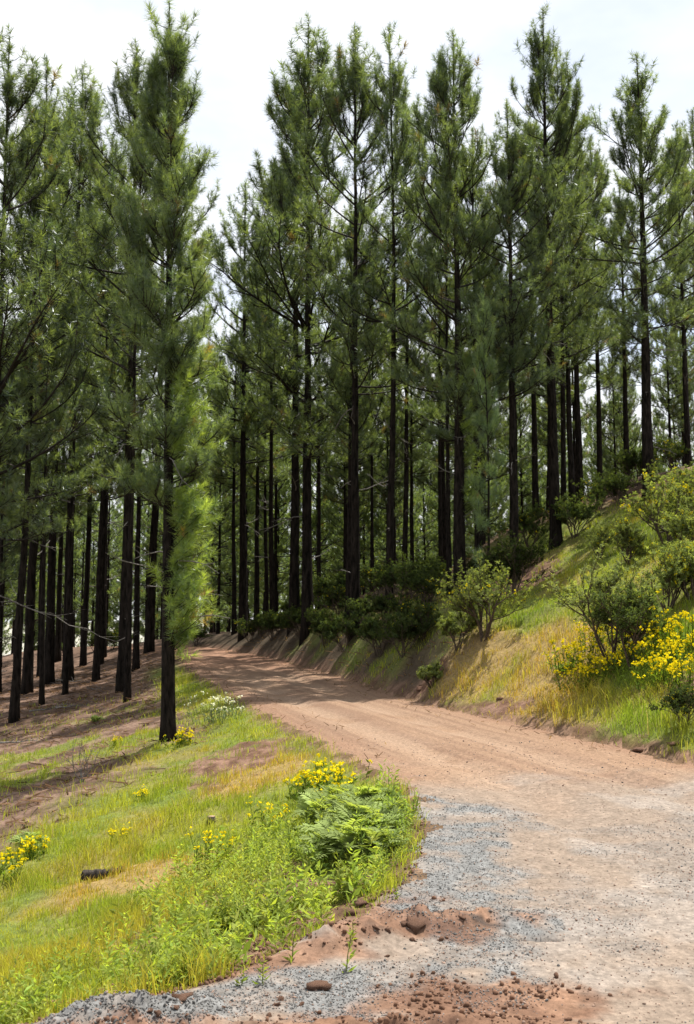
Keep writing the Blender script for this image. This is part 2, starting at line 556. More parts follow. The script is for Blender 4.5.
# ------------------------------------------------------------------ pine trees
def shoot_template(n, L, ln, w, seed, spread=(20, 75)):
    g = np.random.default_rng(seed)
    t = g.random(n) ** .8
    a = np.radians(spread[1] - (spread[1] - spread[0]) * t + g.normal(0, 9, n))
    ph = g.random(n) * 2 * math.pi
    l = ln * g.uniform(.7, 1.1, n)
    D = np.stack([np.sin(a) * np.cos(ph), np.sin(a) * np.sin(ph), np.cos(a)], 1)
    B = np.stack([np.zeros(n), np.zeros(n), t * L], 1)
    S = np.cross(D, g.normal(size=(n, 3)))
    S /= np.linalg.norm(S, axis=1)[:, None]
    V = np.stack([B + S * w / 2, B - S * w / 2, B + D * l[:, None]], 1)
    return V.reshape(-1, 3)

def frames(A, g):
    A = A / (np.linalg.norm(A, axis=1)[:, None] + 1e-9)
    r = g.normal(size=A.shape)
    U = np.cross(A, r)
    U /= np.linalg.norm(U, axis=1)[:, None] + 1e-9
    return U, np.cross(A, U), A

def place(templates, P, A, S, g, cols):
    """copies of needle / leaf templates merged into one mesh's arrays"""
    P, A, S, cols = np.asarray(P), np.asarray(A), np.asarray(S), np.asarray(cols)
    U, W, Z = frames(A, g)
    k = g.integers(0, len(templates), len(P))
    Vs, Cs = [], []
    for i, T in enumerate(templates):
        s = k == i
        if not s.any(): continue
        v = P[s][:, None] + S[s][:, None, None] * (T[None, :, 0:1] * U[s][:, None] + T[None, :, 1:2] * W[s][:, None] + T[None, :, 2:3] * Z[s][:, None])
        Vs.append(v.reshape(-1, 3))
        Cs.append(np.repeat(cols[s], len(T), 0))
    return np.concatenate(Vs), np.concatenate(Cs)

UP = np.array([0, 0, 1.])
def make_pine(seed, H=12., r0=.15, crown0=.4, rmax=1.5, needles=30, nw=.0105, nl=.165, dens=1.0, spire=.12, epi=0, epi_dir=None, epi_z=(.14, .5),
              whorl=.5, nbr=(4, 6), gap=.12, dead=6, bright=1.0, power=.8, bend=1.0):
    g = np.random.default_rng(seed)
    tr, li = MB(), MB()
    # trunk
    nz = 26
    zz = np.linspace(0, 1, nz) ** 1.15 * H
    bx, by = g.normal(0, .03 * bend, 2)
    px = bx * np.sin(zz / H * 3.1) * H * .12 + np.cumsum(g.normal(0, .006 * bend, nz))
    py = by * np.sin(zz / H * 2.5) * H * .12 + np.cumsum(g.normal(0, .006 * bend, nz))
    px -= px[0]; py -= py[0]
    rad = r0 * (1 - .93 * (zz / H) ** .9) * (1 + .4 * np.exp(-zz / .22)) * (1 + g.normal(0, .03, nz))
    P = np.stack([px, py, zz], 1)
    P[0, 2] = -.35
    tr.tube(P, rad, 11)
    def at(z):
        return np.array([np.interp(z, zz, px), np.interp(z, zz, py), z])
    SP, SA, SS, SC = [], [], [], []
    def shoot(p, d, s, tint=1.0):
        SP.append(p); SA.append(d); SS.append(s)
        v = g.random()
        base = np.array([.033, .056, .041]) * (1 - v) + np.array([.082, .115, .056]) * v
        if g.random() < .015: base = np.array([.075, .06, .03])
        SC.append(base * bright * g.uniform(.8, 1.2) * tint)
    z = crown0 * H
    while z < H * (1 - spire * .8):
        u = (z / H - crown0) / (1 - crown0)
        prof = (1 - u) ** power * (.5 + .5 * min(1, u / .22)) + .04
        for b in range(g.integers(nbr[0], nbr[1] + 1)):
            if g.random() < gap * (1.6 - u): continue
            az = g.random() * 2 * math.pi
            L = rmax * prof * g.uniform(.6, 1.18) * (1.25 if g.random() < .08 else 1)
            nzv = float(vnoise(np.array([az * 1.6 + seed]), np.array([z * 1.25 * 12 / H]), seed)[0])
            if nzv < .2 and u < .9: continue
            L *= .55 + .85 * nzv
            L = max(L, .16)
            el0 = R(8 + 48 * u + g.normal(0, 9))
            el1 = el0 + R(24 + g.normal(0, 8))
            n = 6
            hor = np.array([math.cos(az), math.sin(az), 0])
            pts = [at(z + g.uniform(-.1, .1))]
            azd = 0
            for i in range(n):
                e = el0 + (el1 - el0) * (i / (n - 1)) ** 1.3
                azd += g.normal(0, .08)
                hd = np.array([math.cos(az + azd), math.sin(az + azd), 0])
                pts.append(pts[-1] + (hd * math.cos(e) + UP * math.sin(e)) * L / n)
            pts = np.array(pts)
            br = .006 + .011 * L
            li.tube(pts, np.linspace(br, .007, n + 1), 4, cap=False)
            td = pts[-1] - pts[-2]
            shoot(pts[-1] - td * .3, td + UP * .1, g.uniform(.9, 1.2))
            shoot(pts[-2], td + UP * .3 + g.normal(0, .1, 3), g.uniform(.8, 1.1))
            ns = int((1.6 + L * 5.2) * dens + g.random())
            for k in range(ns):
                f = g.uniform(.2, 1.0)
                fi = f * n
                i = min(int(fi), n - 1)
                p = pts[i] + (pts[i + 1] - pts[i]) * (fi - i)
                d = pts[i + 1] - pts[i]
                d = d / np.linalg.norm(d)
                side = np.cross(d, UP) * (1 if k % 2 else -1)
                sd_ = d * .7 + side * g.uniform(.4, 1.0) + UP * g.uniform(-.05, .5)
                sd_ /= np.linalg.norm(sd_)
                sl_ = g.uniform(.18, .42) * (.5 + .6 * L / 1.4) * (1.25 - .4 * f)
                q = p + sd_ * sl_ * .6 + UP * .02
                e_ = p + sd_ * sl_ + UP * sl_ * .3
                li.tube(np.array([p, q, e_]), [.008, .006, .004], 3, cap=False)
                shoot(e_ - sd_ * .05, sd_ * .6 + UP * g.uniform(.25, 1.0) + g.normal(0, .15, 3), g.uniform(.75, 1.15))
                if g.random() < .75:
                    shoot(q, sd_ * .5 + UP * g.uniform(.1, .8) + g.normal(0, .35, 3), g.uniform(.65, 1.0))
                if g.random() < .35:
                    shoot(p + sd_ * sl_ * .3, -side * .4 + UP * .6 + g.normal(0, .3, 3), g.uniform(.6, .9))
        z += whorl * g.uniform(.7, 1.25) * (1 - .35 * u)
    # top: a thin leader with tiers of upright plumes, wider tier by tier
    dz, tier = .12, 0
    while dz < spire * H:
        n_ = min(2 + tier, 6)
        a0 = g.random() * 6.28
        for k in range(n_):
            if g.random() < .15: continue
            az = a0 + k * 6.28 / n_ + g.normal(0, .25)
            l = (.08 + .34 * dz) * g.uniform(.7, 1.2)
            hor = np.array([math.cos(az), math.sin(az), 0])
            p = at(H - dz)
            e_ = p + hor * l + UP * l * g.uniform(.5, .9)
            li.tube(np.array([p, p + hor * l * .6 + UP * l * .2, e_]), [.008, .006, .004], 3, cap=False)
            shoot(e_ - UP * .06, UP + hor * .3, g.uniform(.95, 1.3))
            shoot(p + UP * g.uniform(.02, .2), UP + hor * .25, g.uniform(.7, 1.0))
            if l > .25:
                shoot(p + hor * l * .6 + UP * l * .2, UP + hor * .5, g.uniform(.8, 1.15))
        dz += g.uniform(.2, .34)
        tier += 1
    shoot(at(H) - UP * .1, UP, 1.2)
    shoot(at(H) - UP * .3, UP, .8)
    # short tufts growing straight from the trunk (these pines sprout after fire)
    for k in range(epi):
        if k % 7 == 0:
            zc, ac, lc_ = H * g.uniform(*epi_z), (g.normal(epi_dir, .5) if epi_dir is not None else g.random() * 2 * math.pi), g.uniform(.6, 1.25)
        zt = zc + g.normal(0, .16)
        az = ac + g.normal(0, .4)
        hor = np.array([math.cos(az), math.sin(az), 0])
        L = g.uniform(.15, .62) * lc_
        p = at(zt)
        e_ = p + hor * L + UP * L * g.uniform(.1, .8)
        li.tube(np.array([p, (p + e_) / 2 - UP * .02, e_]), [.009, .007, .004], 3, cap=False)
        for f in (.45, .75, 1.0):
            shoot(p + (e_ - p) * f, hor * .5 + UP * g.uniform(.4, 1.3) + g.normal(0, .25, 3), g.uniform(.8, 1.15), np.array([1.8, 1.75, 1.1]))
    # bare dead branches below the crown
    deads = []
    for k in range(dead):
        dd = MB()
        zt = H * g.uniform(.1, max(crown0 + .08, .2))
        az = g.random() * 2 * math.pi
        L = g.uniform(.25, 1.1)
        p = at(zt)
        pts = [p]
        e = R(g.uniform(-15, 25))
        for i in range(4):
            az += g.normal(0, .2)
            e += g.normal(0, .2)
            pts.append(pts[-1] + np.array([math.cos(az) * math.cos(e), math.sin(az) * math.cos(e), math.sin(e)]) * L / 4)
        dd.tube(pts, np.linspace(.013, .004, 5), 4, cap=False)
        for i in (2, 3):
            d = pts[i] - pts[i - 1]
            q = pts[i] + d * g.uniform(.6, 1.2) + g.normal(0, .1, 3)
            dd.tube(np.array([pts[i], q]), [.006, .003], 3, cap=False)
        deads.append(('dead_branch', dd.mesh('dead_branch', M_dead)))
    T = [shoot_template(int(needles * 1.45), .17, nl * .88, nw, seed * 7 + i, (25, 108)) for i in range(4)]
    V, C = place(T, SP, SA, SS, g, SC)
    LV = np.concatenate(li.v)
    tri = np.concatenate([np.arange(len(V)).reshape(-1, 3)] + [f + len(V) for f in li.f3])
    quad = np.concatenate(li.f4) + len(V)
    crown = mesh_np('crown', np.concatenate([V, LV]), [tri, quad], M_needle, np.concatenate([C, np.ones_like(LV)]))
    crown.materials.append(M_limb)
    mi = np.ones(len(tri) + len(quad), np.int32)
    mi[:len(V) // 3] = 0
    crown.polygons.foreach_set('material_index', mi)
    parts = [('trunk', tr.mesh('trunk', M_bark, True)), ('crown', crown)]
    return dict(H=H, parts=parts + deads, far=parts, ns=len(SP))

PINES = {
    'a': make_pine(1, crown0=.32, rmax=2.1, r0=.105, dens=1.3),
    'b': make_pine(2, crown0=.28, rmax=2.3, power=.85, r0=.1, dens=1.3),
    'c': make_pine(3, crown0=.45, rmax=1.95, r0=.1, dens=1.3),
    'd': make_pine(4, crown0=.4, rmax=1.85, power=.65, whorl=.5, r0=.1, dens=1.3),
    'e': make_pine(5, crown0=.38, rmax=2.1, gap=.16, r0=.12, dens=1.25),
    'f': make_pine(6, crown0=.38, rmax=1.8, gap=.2, dens=1.05, r0=.075),
    'g': make_pine(7, crown0=.42, rmax=2.0, gap=.2, dens=1.05, r0=.075),
    'h': make_pine(8, crown0=.14, rmax=2.2, r0=.085, power=.7, bright=1.4, needles=24, nw=.018, dead=0, dens=.85),  # h and i: needle colour brightened in place of haze on far trees
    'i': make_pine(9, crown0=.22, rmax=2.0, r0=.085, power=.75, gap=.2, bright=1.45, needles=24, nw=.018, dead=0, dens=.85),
    'j': make_pine(10, crown0=.34, rmax=2.15, power=.8, r0=.15, dens=1.3),
}
MAIN = make_pine(21, H=11.4, r0=.112, crown0=.3, rmax=1.12, needles=46, nw=.0068, nl=.17, dens=2.0, spire=.1, epi=170, epi_dir=0.0,
                 epi_z=(.1, .5), whorl=.42, nbr=(5, 6), power=.68, dead=8, bright=1.15, bend=.25)
YOUNG = make_pine(22, H=6, r0=.045, crown0=.06, rmax=.6, needles=34, nw=.008, nl=.16, dens=1.6, whorl=.45, dead=0, bright=2.3, gap=.3, nbr=(3, 4), power=.3)
BUSHY = make_pine(23, H=12, r0=.14, crown0=.28, rmax=2.2, needles=32, nw=.0095, dens=1.4, epi=60, epi_dir=0.0, epi_z=(.12, .42), whorl=.45, power=.75, bright=1.15)

tree_xy = []
def pine(label, proto, px, py=None, top=None, d=None, h=None, wid=None, rz=None, group=None):
    p = gp(px, py) if d is None else gd(px, d)
    if h is None:
        h = CAMZ + ray(px, top)[2] * p[1] - p[2]
    s = h / proto['H']
    sc = (s * (wid or 1), s * (wid or 1), s)
    tree_xy.append(p[:2])
    return thing('pine_tree', label, 'pine tree', p, rng.random() * 6.28 if rz is None else rz, sc, group, proto['parts'])

P_ = PINES
G_L = 'pines on the slope left of the road'
G_R = 'tall pines along the right bank'
pine('tall pine with tufts down its trunk, nearest to the road on the left grassy bank', MAIN, 168, 741, 2, rz=0).rotation_euler = (0, -.017, 0)
pine('bare black pine rooted lowest on the needle slope, nearest the left frame edge', P_['c'], 14, 722, 150, group=G_L)
pine('pine at the very left frame edge, only the right half of its crown showing', P_['b'], -8, d=23, top=38, group=G_L)
pine('bare black trunk just left of the nearest tufted pine, on the needle slope', P_['d'], 122, 692, 52, group=G_L)
pine('thin black pine close behind the one rooted lowest on the needle slope', P_['c'], 27, 694, 70, group=G_L)
pine('left trunk of the tight pair of black pines on the needle slope', P_['a'], 49, 684, 120, group=G_L)
pine('thick right trunk of the tight pair of black pines on the needle slope', P_['d'], 68, 682, 74, group=G_L)
pine('slim pine just behind the tight pair of black pines', P_['f'], 83, 666, 150, group=G_L)
pine('stout dark pine directly behind the tufted roadside pine', P_['c'], 149, 652, 90, group=G_L)
pine('slim straight pine left of the stout dark one, standing near the road edge', P_['g'], 103, 658, 140, group=G_L)

pine('left of the twin tall pines on top of the cut bank', P_['a'], 294, d=36, top=70, wid=1.1, group=G_R)
pine('right of the twin tall pines on the cut bank, with the highest crown there', P_['b'], 307, d=33, top=24, wid=1.12, group=G_R)
pine('slender pine at the end of the cut bank where the road disappears', P_['f'], 273, d=40.5, top=170, group=G_R)
pine('pine filling the gap above the far end of the road', P_['e'], 244, d=43, top=185, group=G_R)
pine('tall straight pine behind the dark shrubs, right of the twin pines', P_['d'], 354, d=27, top=36, group=G_R)
pine('pine with pointed spire rising beside another behind the dark shrubs', P_['c'], 389, d=26, top=34, wid=.85, group=G_R)
pine('thin pine trunk between two larger ones behind the dark shrubs', P_['f'], 404, d=31, top=110, group=G_R)
pine('thick pine with full low crown above the green bush on the bank', BUSHY, 460, d=23.5, top=40, rz=.1, group=G_R)
pine('thinner trunk standing tight against the left of the thick full crowned pine', P_['g'], 449, d=25, top=150, group=G_R)
pine('pine rooted low on bare brown soil at the head of the grassy slope', P_['e'], 515, 582, 105, group=G_R)
pine('thick leaning pine with the tallest spire on the right bank', P_['j'], 556, 546, top=13, wid=.9, group=G_R)
pine('thick pine with wide pointed crown on the hillside at far right', P_['j'], 651, d=24.5, top=58, wid=1.1, group=G_R)
pine('slim pine at the right frame edge, its crown half out of frame', P_['d'], 692, d=27, top=128, group=G_R)
tag(pine('young bright green pine feathered to the ground, beside the thick pine', YOUNG, 489, d=22, top=300, wid=.72), group=None)

# the rest of the plantation, standing further back
labels = {
    'l': ('slim dark pine further back among the trunks left of the road', 'pines further back left of the road'),
    'c': ('slim dark pine far back beyond the end of the road', 'pines beyond the end of the road'),
    'r': ('slim dark pine further back up on the right hillside', 'pines further back on the right hillside')}
cnt = dict(l=0, c=0, r=0)
keys = ['c', 'd', 'e', 'f', 'g', 'g', 'f', 'a']
g2 = np.random.default_rng(5)
cand = []
for iy in range(27):
    for ix in range(-16, 17):
        q = 2.6 if iy < 12 else 3.9
        y = 25 + min(iy, 12) * 2.6 + max(iy - 12, 0) * 3.6 + g2.normal(0, .55)
        x = ix * q + (iy % 2) * q / 2 + g2.normal(0, .6)
        cand.append((x, y))
cand = np.array(cand)
cz, csl, csr, crd = terrain(cand[:, 0], cand[:, 1], True)
placed = []
for (x, y), z, a, b, rd in zip(cand, cz, csl, csr, crd):
    pxx = 347 + x / y * FPX
    if pxx < -70 or pxx > 764 or rd > 104: continue
    if max(a, b) < 1.1: continue
    if b > 0 and y < 27 + max(0, 2 - x): continue
    if min(np.hypot(*(np.array(tree_xy) - (x, y)).T)) < 1.7: continue
    if g2.random() < (.03 if rd < 52 else .08): continue
    k = 'l' if a > 0 and pxx < 190 else ('c' if pxx < 300 else 'r')
    cnt[k] += 1
    lab, grp = labels[k]
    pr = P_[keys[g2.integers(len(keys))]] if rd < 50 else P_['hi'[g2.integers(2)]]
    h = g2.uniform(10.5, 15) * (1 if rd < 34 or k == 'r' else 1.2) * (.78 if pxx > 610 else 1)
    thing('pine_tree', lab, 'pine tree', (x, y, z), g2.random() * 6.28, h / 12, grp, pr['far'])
print('pines further back', cnt, 'shoots', [p['ns'] for p in P_.values()], MAIN['ns'])

# ------------------------------------------------------------------ shrubs and herbs
def leaf_quad(l, w, bend=.2):
    return np.array([[0, 0, 0], [w / 2, 0, l * .45], [0, bend * l, l], [-w / 2, 0, l * .45]])

def rosette(n, l, w, seed, open_=(25, 80)):
    g = np.random.default_rng(seed)
    out = []
    for k in range(n):
        q = leaf_quad(l * g.uniform(.7, 1.15), w * g.uniform(.8, 1.2), -g.uniform(.05, .35))
        t = R(g.uniform(*open_))
        q = np.stack([q[:, 0], q[:, 1] * math.cos(t) - q[:, 2] * math.sin(t), q[:, 1] * math.sin(t) + q[:, 2] * math.cos(t)], 1)
        p = g.random() * 6.28
        q = np.stack([q[:, 0] * math.cos(p) - q[:, 1] * math.sin(p), q[:, 0] * math.sin(p) + q[:, 1] * math.cos(p), q[:, 2] + g.uniform(0, l * .8)], 1)
        out.append(q)
    return np.concatenate(out)

def blossom(n, r, seed):
    """a head of n small four-petalled yellow flowers"""
    g = np.random.default_rng(seed)
    out = []
    for k in range(n):
        c = g.normal(0, r * .9, 3)
        for j in range(2):
            d = g.normal(size=3); d[2] = abs(d[2]); d /= np.linalg.norm(d)
            u = np.cross(d, g.normal(size=3)); u /= np.linalg.norm(u); v = np.cross(d, u)
            s = r * g.uniform(.45, .8)
            out.append(np.array([c + u * s, c + v * s + d * s * .3, c - u * s, c - v * s + d * s * .3]))
    return np.concatenate(out)

def quads(n):
    return np.arange(n).reshape(-1, 4)

def make_shrub(seed, h=1.2, w=1.0, stems=6, levels=3, leaf=(.05, .018), per=9, lc0=(.05, .08, .025), lc1=(.09, .125, .035), flower=0, trunk_h=.15, r0=.022,
               fill=2, fcol=(.82, .70, .02), name='foliage', lean=(0, 0)):
    g = np.random.default_rng(seed)
    st = MB()
    P, A, S, C, FP = [], [], [], [], []
    def grow(p, d, L, r, lev):
        n = 4
        pts = [p]
        for i in range(n):
            d = d + g.normal(0, .13, 3) + UP * .05
            d = d / np.linalg.norm(d)
            pts.append(pts[-1] + d * L / n)
        st.tube(np.array(pts), np.linspace(r, r * .55, n + 1), 5 if lev < 2 else 3, cap=False)
        if lev >= levels - 1:
            for f in range(fill + 1):
                i = n - f * n / (fill + 1)
                q = pts[int(i)] if int(i) <= n else pts[-1]
                P.append(q); A.append(d * .8 + UP * .5 + g.normal(0, .3, 3)); S.append(g.uniform(.75, 1.2))
                v = g.random()
                C.append((np.array(lc0) * (1 - v) + np.array(lc1) * v) * g.uniform(.8, 1.2))
            if g.random() < flower: FP.append(pts[-1] + UP * .02)
        if lev < levels:
            for k in range(g.integers(3, 5)):
                nd = d + g.normal(0, .5, 3) * np.array([1, 1, .6])
                nd[2] = max(nd[2], -.05)
                nd /= np.linalg.norm(nd)
                i = g.integers(2, n + 1)
                grow(pts[i], nd, L * g.uniform(.55, .8), r * .6, lev + 1)
    for k in range(stems):
        az = k * 6.28 / stems + g.normal(0, .4)
        rad = w * .5 * g.uniform(.25, 1)
        d = np.array([math.cos(az) * rad + lean[0], math.sin(az) * rad + lean[1], h * g.uniform(.75, 1)])
        L = np.linalg.norm(d) * .46
        grow(np.array([math.cos(az) * .04, math.sin(az) * .04, -.06]), d / np.linalg.norm(d), L, r0 * g.uniform(.7, 1.1), 0)
    T = [rosette(per, leaf[0], leaf[1], seed * 5 + i) for i in range(4)]
    V, CC = place(T, P, A, S, g, C)
    parts = [('stems', st.mesh('stems', M_twig)), (name, mesh_np(name, V, quads(len(V)), M_leaf, CC))]
    if FP:
        T = [blossom(7, .021, seed + i) for i in range(3)]
        V, CC = place(T, FP, np.tile(UP, (len(FP), 1)), g.uniform(.8, 1.3, len(FP)), g, np.tile(fcol, (len(FP), 1)) * g.uniform(.85, 1.1, (len(FP), 1)))
        parts.append(('blossoms', mesh_np('blossoms', V, quads(len(V)), M_flower, CC)))
    return parts

def make_herb(seed, n=14, h=.35, spread=.25, flower=1.0, lc=(.11, .17, .03), leaf=(.09, .022), fcol=(.82, .70, .02), nleaf=7, fr=.02, fn=5):
    """a clump of upright leafy stalks, some carrying a flower head"""
    g = np.random.default_rng(seed)
    st = MB()
    P, A, S, C, FP = [], [], [], [], []
    for k in range(n):
        az = g.random() * 6.28
        rd = spread * math.sqrt(g.random())
        b = np.array([math.cos(az) * rd, math.sin(az) * rd, -.03])
        hh = h * g.uniform(.55, 1.1)
        d = np.array([math.cos(az) * .25 * rd / spread, math.sin(az) * .25 * rd / spread, 1]) + g.normal(0, .1, 3)
        tip = b + d * hh
        st.tube(np.array([b, b + d * hh * .5 + g.normal(0, .01, 3), tip]), [.005, .004, .0025], 3, c=np.array(lc) * .9, cap=False)
        for j in range(nleaf):
            f = (j + .5) / nleaf
            q = b + (tip - b) * f
            a = g.random() * 6.28
            P.append(q); A.append(np.array([math.cos(a), math.sin(a), g.uniform(.2, 1.1)]))
            S.append((1.25 - .6 * f) * g.uniform(.7, 1.2))
            C.append(np.array(lc) * g.uniform(.75, 1.25) * np.array([g.uniform(.9, 1.15), 1, 1]))
        if g.random() < flower: FP.append(tip)
    T = [leaf_quad(leaf[0], leaf[1], .35), leaf_quad(leaf[0] * .9, leaf[1] * 1.2, -.3), leaf_quad(leaf[0] * 1.1, leaf[1] * .9, .1)]
    V, CC = place(T, P, A, S, g, C)
    parts = [('stalks', st.mesh('stalks', M_leaf)), ('leaves', mesh_np('leaves', V, quads(len(V)), M_leaf, CC))]
    if FP:
        T = [blossom(fn, fr, seed + i) for i in range(3)]
        V, CC = place(T, FP, np.tile(UP, (len(FP), 1)), g.uniform(.8, 1.3, len(FP)), g, np.tile(fcol, (len(FP), 1)) * g.uniform(.85, 1.1, (len(FP), 1)))
        parts.append(('blossoms', mesh_np('blossoms', V, quads(len(V)), M_flower, CC)))
    return parts

def make_fern(seed, n=16, L=.5, lc=(.19, .265, .075)):
    """arching fronds, each a midrib with paired leaflets"""
    g = np.random.default_rng(seed)
    rb = MB()
    V, C = [], []
    for k in range(n):
        az = g.random() * 6.28
        el = R(g.uniform(50, 90))
        l = L * g.uniform(.6, 1.1)
        p = np.array([g.normal(0, .05), g.normal(0, .05), -.02])
        pts = [p]
        m = 9
        for i in range(m):
            pts.append(pts[-1] + np.array([math.cos(az) * math.cos(el), math.sin(az) * math.cos(el), math.sin(el)]) * l / m)
            el -= R(g.uniform(4, 14))
        pts = np.array(pts)
        rb.tube(pts, np.linspace(.004, .0015, m + 1), 3, c=(.1, .13, .03), cap=False)
        c = np.array(lc) * g.uniform(.75, 1.25)
        for i in range(2, m * 2 + 1):
            f = i / 2
            a = min(int(f), m - 1)
            q = pts[a] + (pts[a + 1] - pts[a]) * (f - a)
            d = pts[a + 1] - pts[a]; d /= np.linalg.norm(d)
            s = np.cross(d, UP); s /= np.linalg.norm(s) + 1e-9
            ll = l * .34 * math.sin(math.pi * (.12 + .86 * (f / m)) ** .8) + .012
            for sg in (-1, 1):
                e = s * sg * .9 + d * .45 + UP * g.uniform(-.25, .2)
                e /= np.linalg.norm(e)
                w = d * ll * .17
                V.append(np.array([q, q + e * ll * .4 + w, q + e * ll, q + e * ll * .4 - w]))
                C.append(np.tile(c * g.uniform(.85, 1.15), (4, 1)))
    V, C = np.concatenate(V), np.concatenate(C)
    return [('ribs', rb.mesh('ribs', M_leaf)), ('fronds', mesh_np('fronds', V, quads(len(V)), M_leaf, C))]

def put(name, label, cat, pos, parts, sc=1, rz=None, group=None):
    return thing(name, label, cat, pos, rng.random() * 6.28 if rz is None else rz, sc, group, parts)

# bushes on the grassy right bank
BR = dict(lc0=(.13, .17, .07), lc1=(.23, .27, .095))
put('bush', 'round green bush with yellow tips standing alone on the grassy bank', 'bush', gp(484, 640), make_shrub(31, 1.35, 1.2, 7, 3, flower=.05, **BR), 1.1)
put('bush', 'small green bush just left of the round bush on the grassy bank', 'bush', gp(458, 648), make_shrub(32, .75, .6, 4, 3, **BR), 1.0)
put('bush', 'low green bush at the broken lip above the road, below the round bush', 'bush', gp(432, 688), make_shrub(33, .5, .6, 5, 3, **BR), .85)
put('bush', 'large open bush with thin forked stems, above the yellow flowers', 'bush', gp(612, 664), make_shrub(34, 1.6, 1.4, 6, 3, flower=.03, lean=(-.2, 0), fill=2, lc0=(.17, .215, .09), lc1=(.27, .31, .13)), 1.08, 0)
put('bush', 'dense dark upright bush beside the open forked bush', 'bush', gp(634, 668), make_shrub(35, 1.35, .6, 7, 3, lc0=(.07, .10, .04), lc1=(.12, .16, .055)), 1.0)
put('bush', 'yellow flowering bush higher up the bank near the right edge', 'bush', gp(668, 612), make_shrub(36, 1.2, .8, 5, 3, flower=.16, **BR), 1.0)
put('bush', 'wide flowering bush on the hillside under the far right pine', 'bush', gp(668, 545), make_shrub(37, 1.3, 1.7, 8, 3, flower=.12, **BR), 1.15)
put('bush', 'pale green bush at the right edge above the yellow flowers', 'bush', gp(693, 600), make_shrub(38, 1.0, 1.0, 6, 3, flower=.12, **BR), 1.0)
put('bush', 'dark leafy bush at the foot of the low rooted pine', 'bush', gd(512, 20.5), make_shrub(39, 1.5, .9, 8, 3, lc0=(.02, .03, .014), lc1=(.045, .065, .02)), 1.0)
for lab, x, y, sc in (('light green bush between the low rooted pine and the far right pine, on the slope', 628, 566, .8), ('light green bush half cut by the right edge, high on the bank', 692, 512, 1.0),
                      ('small light green bush on the bank above the open forked bush', 600, 560, .6), ('pale green bush right of the flowering bush at mid bank', 690, 560, .8)):
    put('bush', lab, 'bush', gp(x, y), make_shrub(int(x), 1.2, 1.2, 6, 3, flower=.06, **BR), sc)
# dark shrubs that clothe the cut bank
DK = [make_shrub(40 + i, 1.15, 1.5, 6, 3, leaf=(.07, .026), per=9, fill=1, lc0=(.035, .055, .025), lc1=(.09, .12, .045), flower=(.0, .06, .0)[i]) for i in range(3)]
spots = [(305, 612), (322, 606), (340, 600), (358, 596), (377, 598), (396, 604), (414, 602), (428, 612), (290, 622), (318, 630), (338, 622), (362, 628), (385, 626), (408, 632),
         (345, 650), (378, 655), (424, 640), (300, 638), (326, 646), (436, 590), (300, 600), (404, 656), (280, 634), (262, 636), (272, 640), (250, 642)]  # last few spots: shrubs added to shade the far end of the bank
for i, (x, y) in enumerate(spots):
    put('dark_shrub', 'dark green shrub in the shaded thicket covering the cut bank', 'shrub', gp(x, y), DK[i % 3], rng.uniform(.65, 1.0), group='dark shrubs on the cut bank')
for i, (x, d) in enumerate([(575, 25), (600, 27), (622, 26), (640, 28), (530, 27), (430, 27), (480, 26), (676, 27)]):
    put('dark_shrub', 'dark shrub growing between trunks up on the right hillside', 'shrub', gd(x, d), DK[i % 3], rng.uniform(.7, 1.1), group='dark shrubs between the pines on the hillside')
for i, (x, y) in enumerate([(95, 652), (112, 650), (183, 648), (196, 646), (128, 648), (60, 656)]):
    put('dark_shrub', 'low shrub among the trunks beside the far end of the road', 'shrub', gp(x, y), DK[i % 3], rng.uniform(.6, .9), group='low shrubs by the far trunks')

put('dark_shrub', 'dark low shrub in the hollow below the yellow flowers at the right edge', 'shrub', gp(684, 728), DK[1], .42)
# yellow wildflowers
YF = [make_herb(60 + i, 26, .42, .34, .95, fr=.026, fn=6) for i in range(3)]
for i, (x, y) in enumerate([(578, 690), (592, 684), (586, 664), (604, 676), (573, 672), (598, 652), (612, 648)]):
    put('wildflower_clump', 'yellow wildflowers massed at the foot of the open forked bush', 'wildflowers', gp(x, y), YF[i % 3], rng.uniform(.8, 1.15), group='yellow flowers under the forked bush')
for i, (x, y) in enumerate([(655, 690), (672, 684), (688, 690), (662, 668), (680, 664), (694, 668), (650, 672), (676, 648), (690, 645)]):
    put('wildflower_clump', 'yellow wildflowers massed on the bank at the right edge', 'wildflowers', gp(x, y), YF[i % 3], rng.uniform(.8, 1.15), group='yellow flowers at the right edge')
YS = [make_herb(66 + i, 14, .26, .2, .95, fr=.024, fn=6) for i in range(3)]
for lab, pts, s in (
        ('bright yellow flower clump beside the trunk of the tufted pine', [(186, 744), (178, 748)], .8),
        ('yellow flower clump beside the fern at the left edge', [(20, 862), (38, 858)], .72),
        ('yellow flower clump cut by the left frame edge', [(2, 884)], .9),
        ('single small yellow flower tuft on open grass halfway up the slope', [(140, 802)], .6),
        ('small yellow flower tuft on the grass below the bare patch', [(118, 842)], .55),
        ('yellow flowers at the shaded upper edge of the grass', [(118, 746)], .55),
        ('yellow flowers behind the big fern, above its left shoulder', [(318, 806), (332, 798), (300, 800), (342, 786)], 1.0),
        ('pale yellow flower clump left of the big fern, among weeds', [(268, 830), (215, 862)], .8),
        ('yellow flowers growing among the dark shrubs of the cut bank', [(392, 640), (398, 632)], 1.0)):
    for (x, y) in pts:
        put('wildflower_clump', lab, 'wildflowers', gp(x, y), YS[rng.integers(3)], s * rng.uniform(.9, 1.1), group='' if len(pts) == 1 else lab.replace('flower clump', 'flower clumps'))
put('white_flower_clump', 'whitish flowering clump at the road verge right of the tufted pine', 'wildflowers', gp(218, 722),
    make_herb(70, 40, .4, .4, .9, lc=(.2, .25, .14), fcol=(.78, .8, .7), fr=.02, fn=6), 1.0)

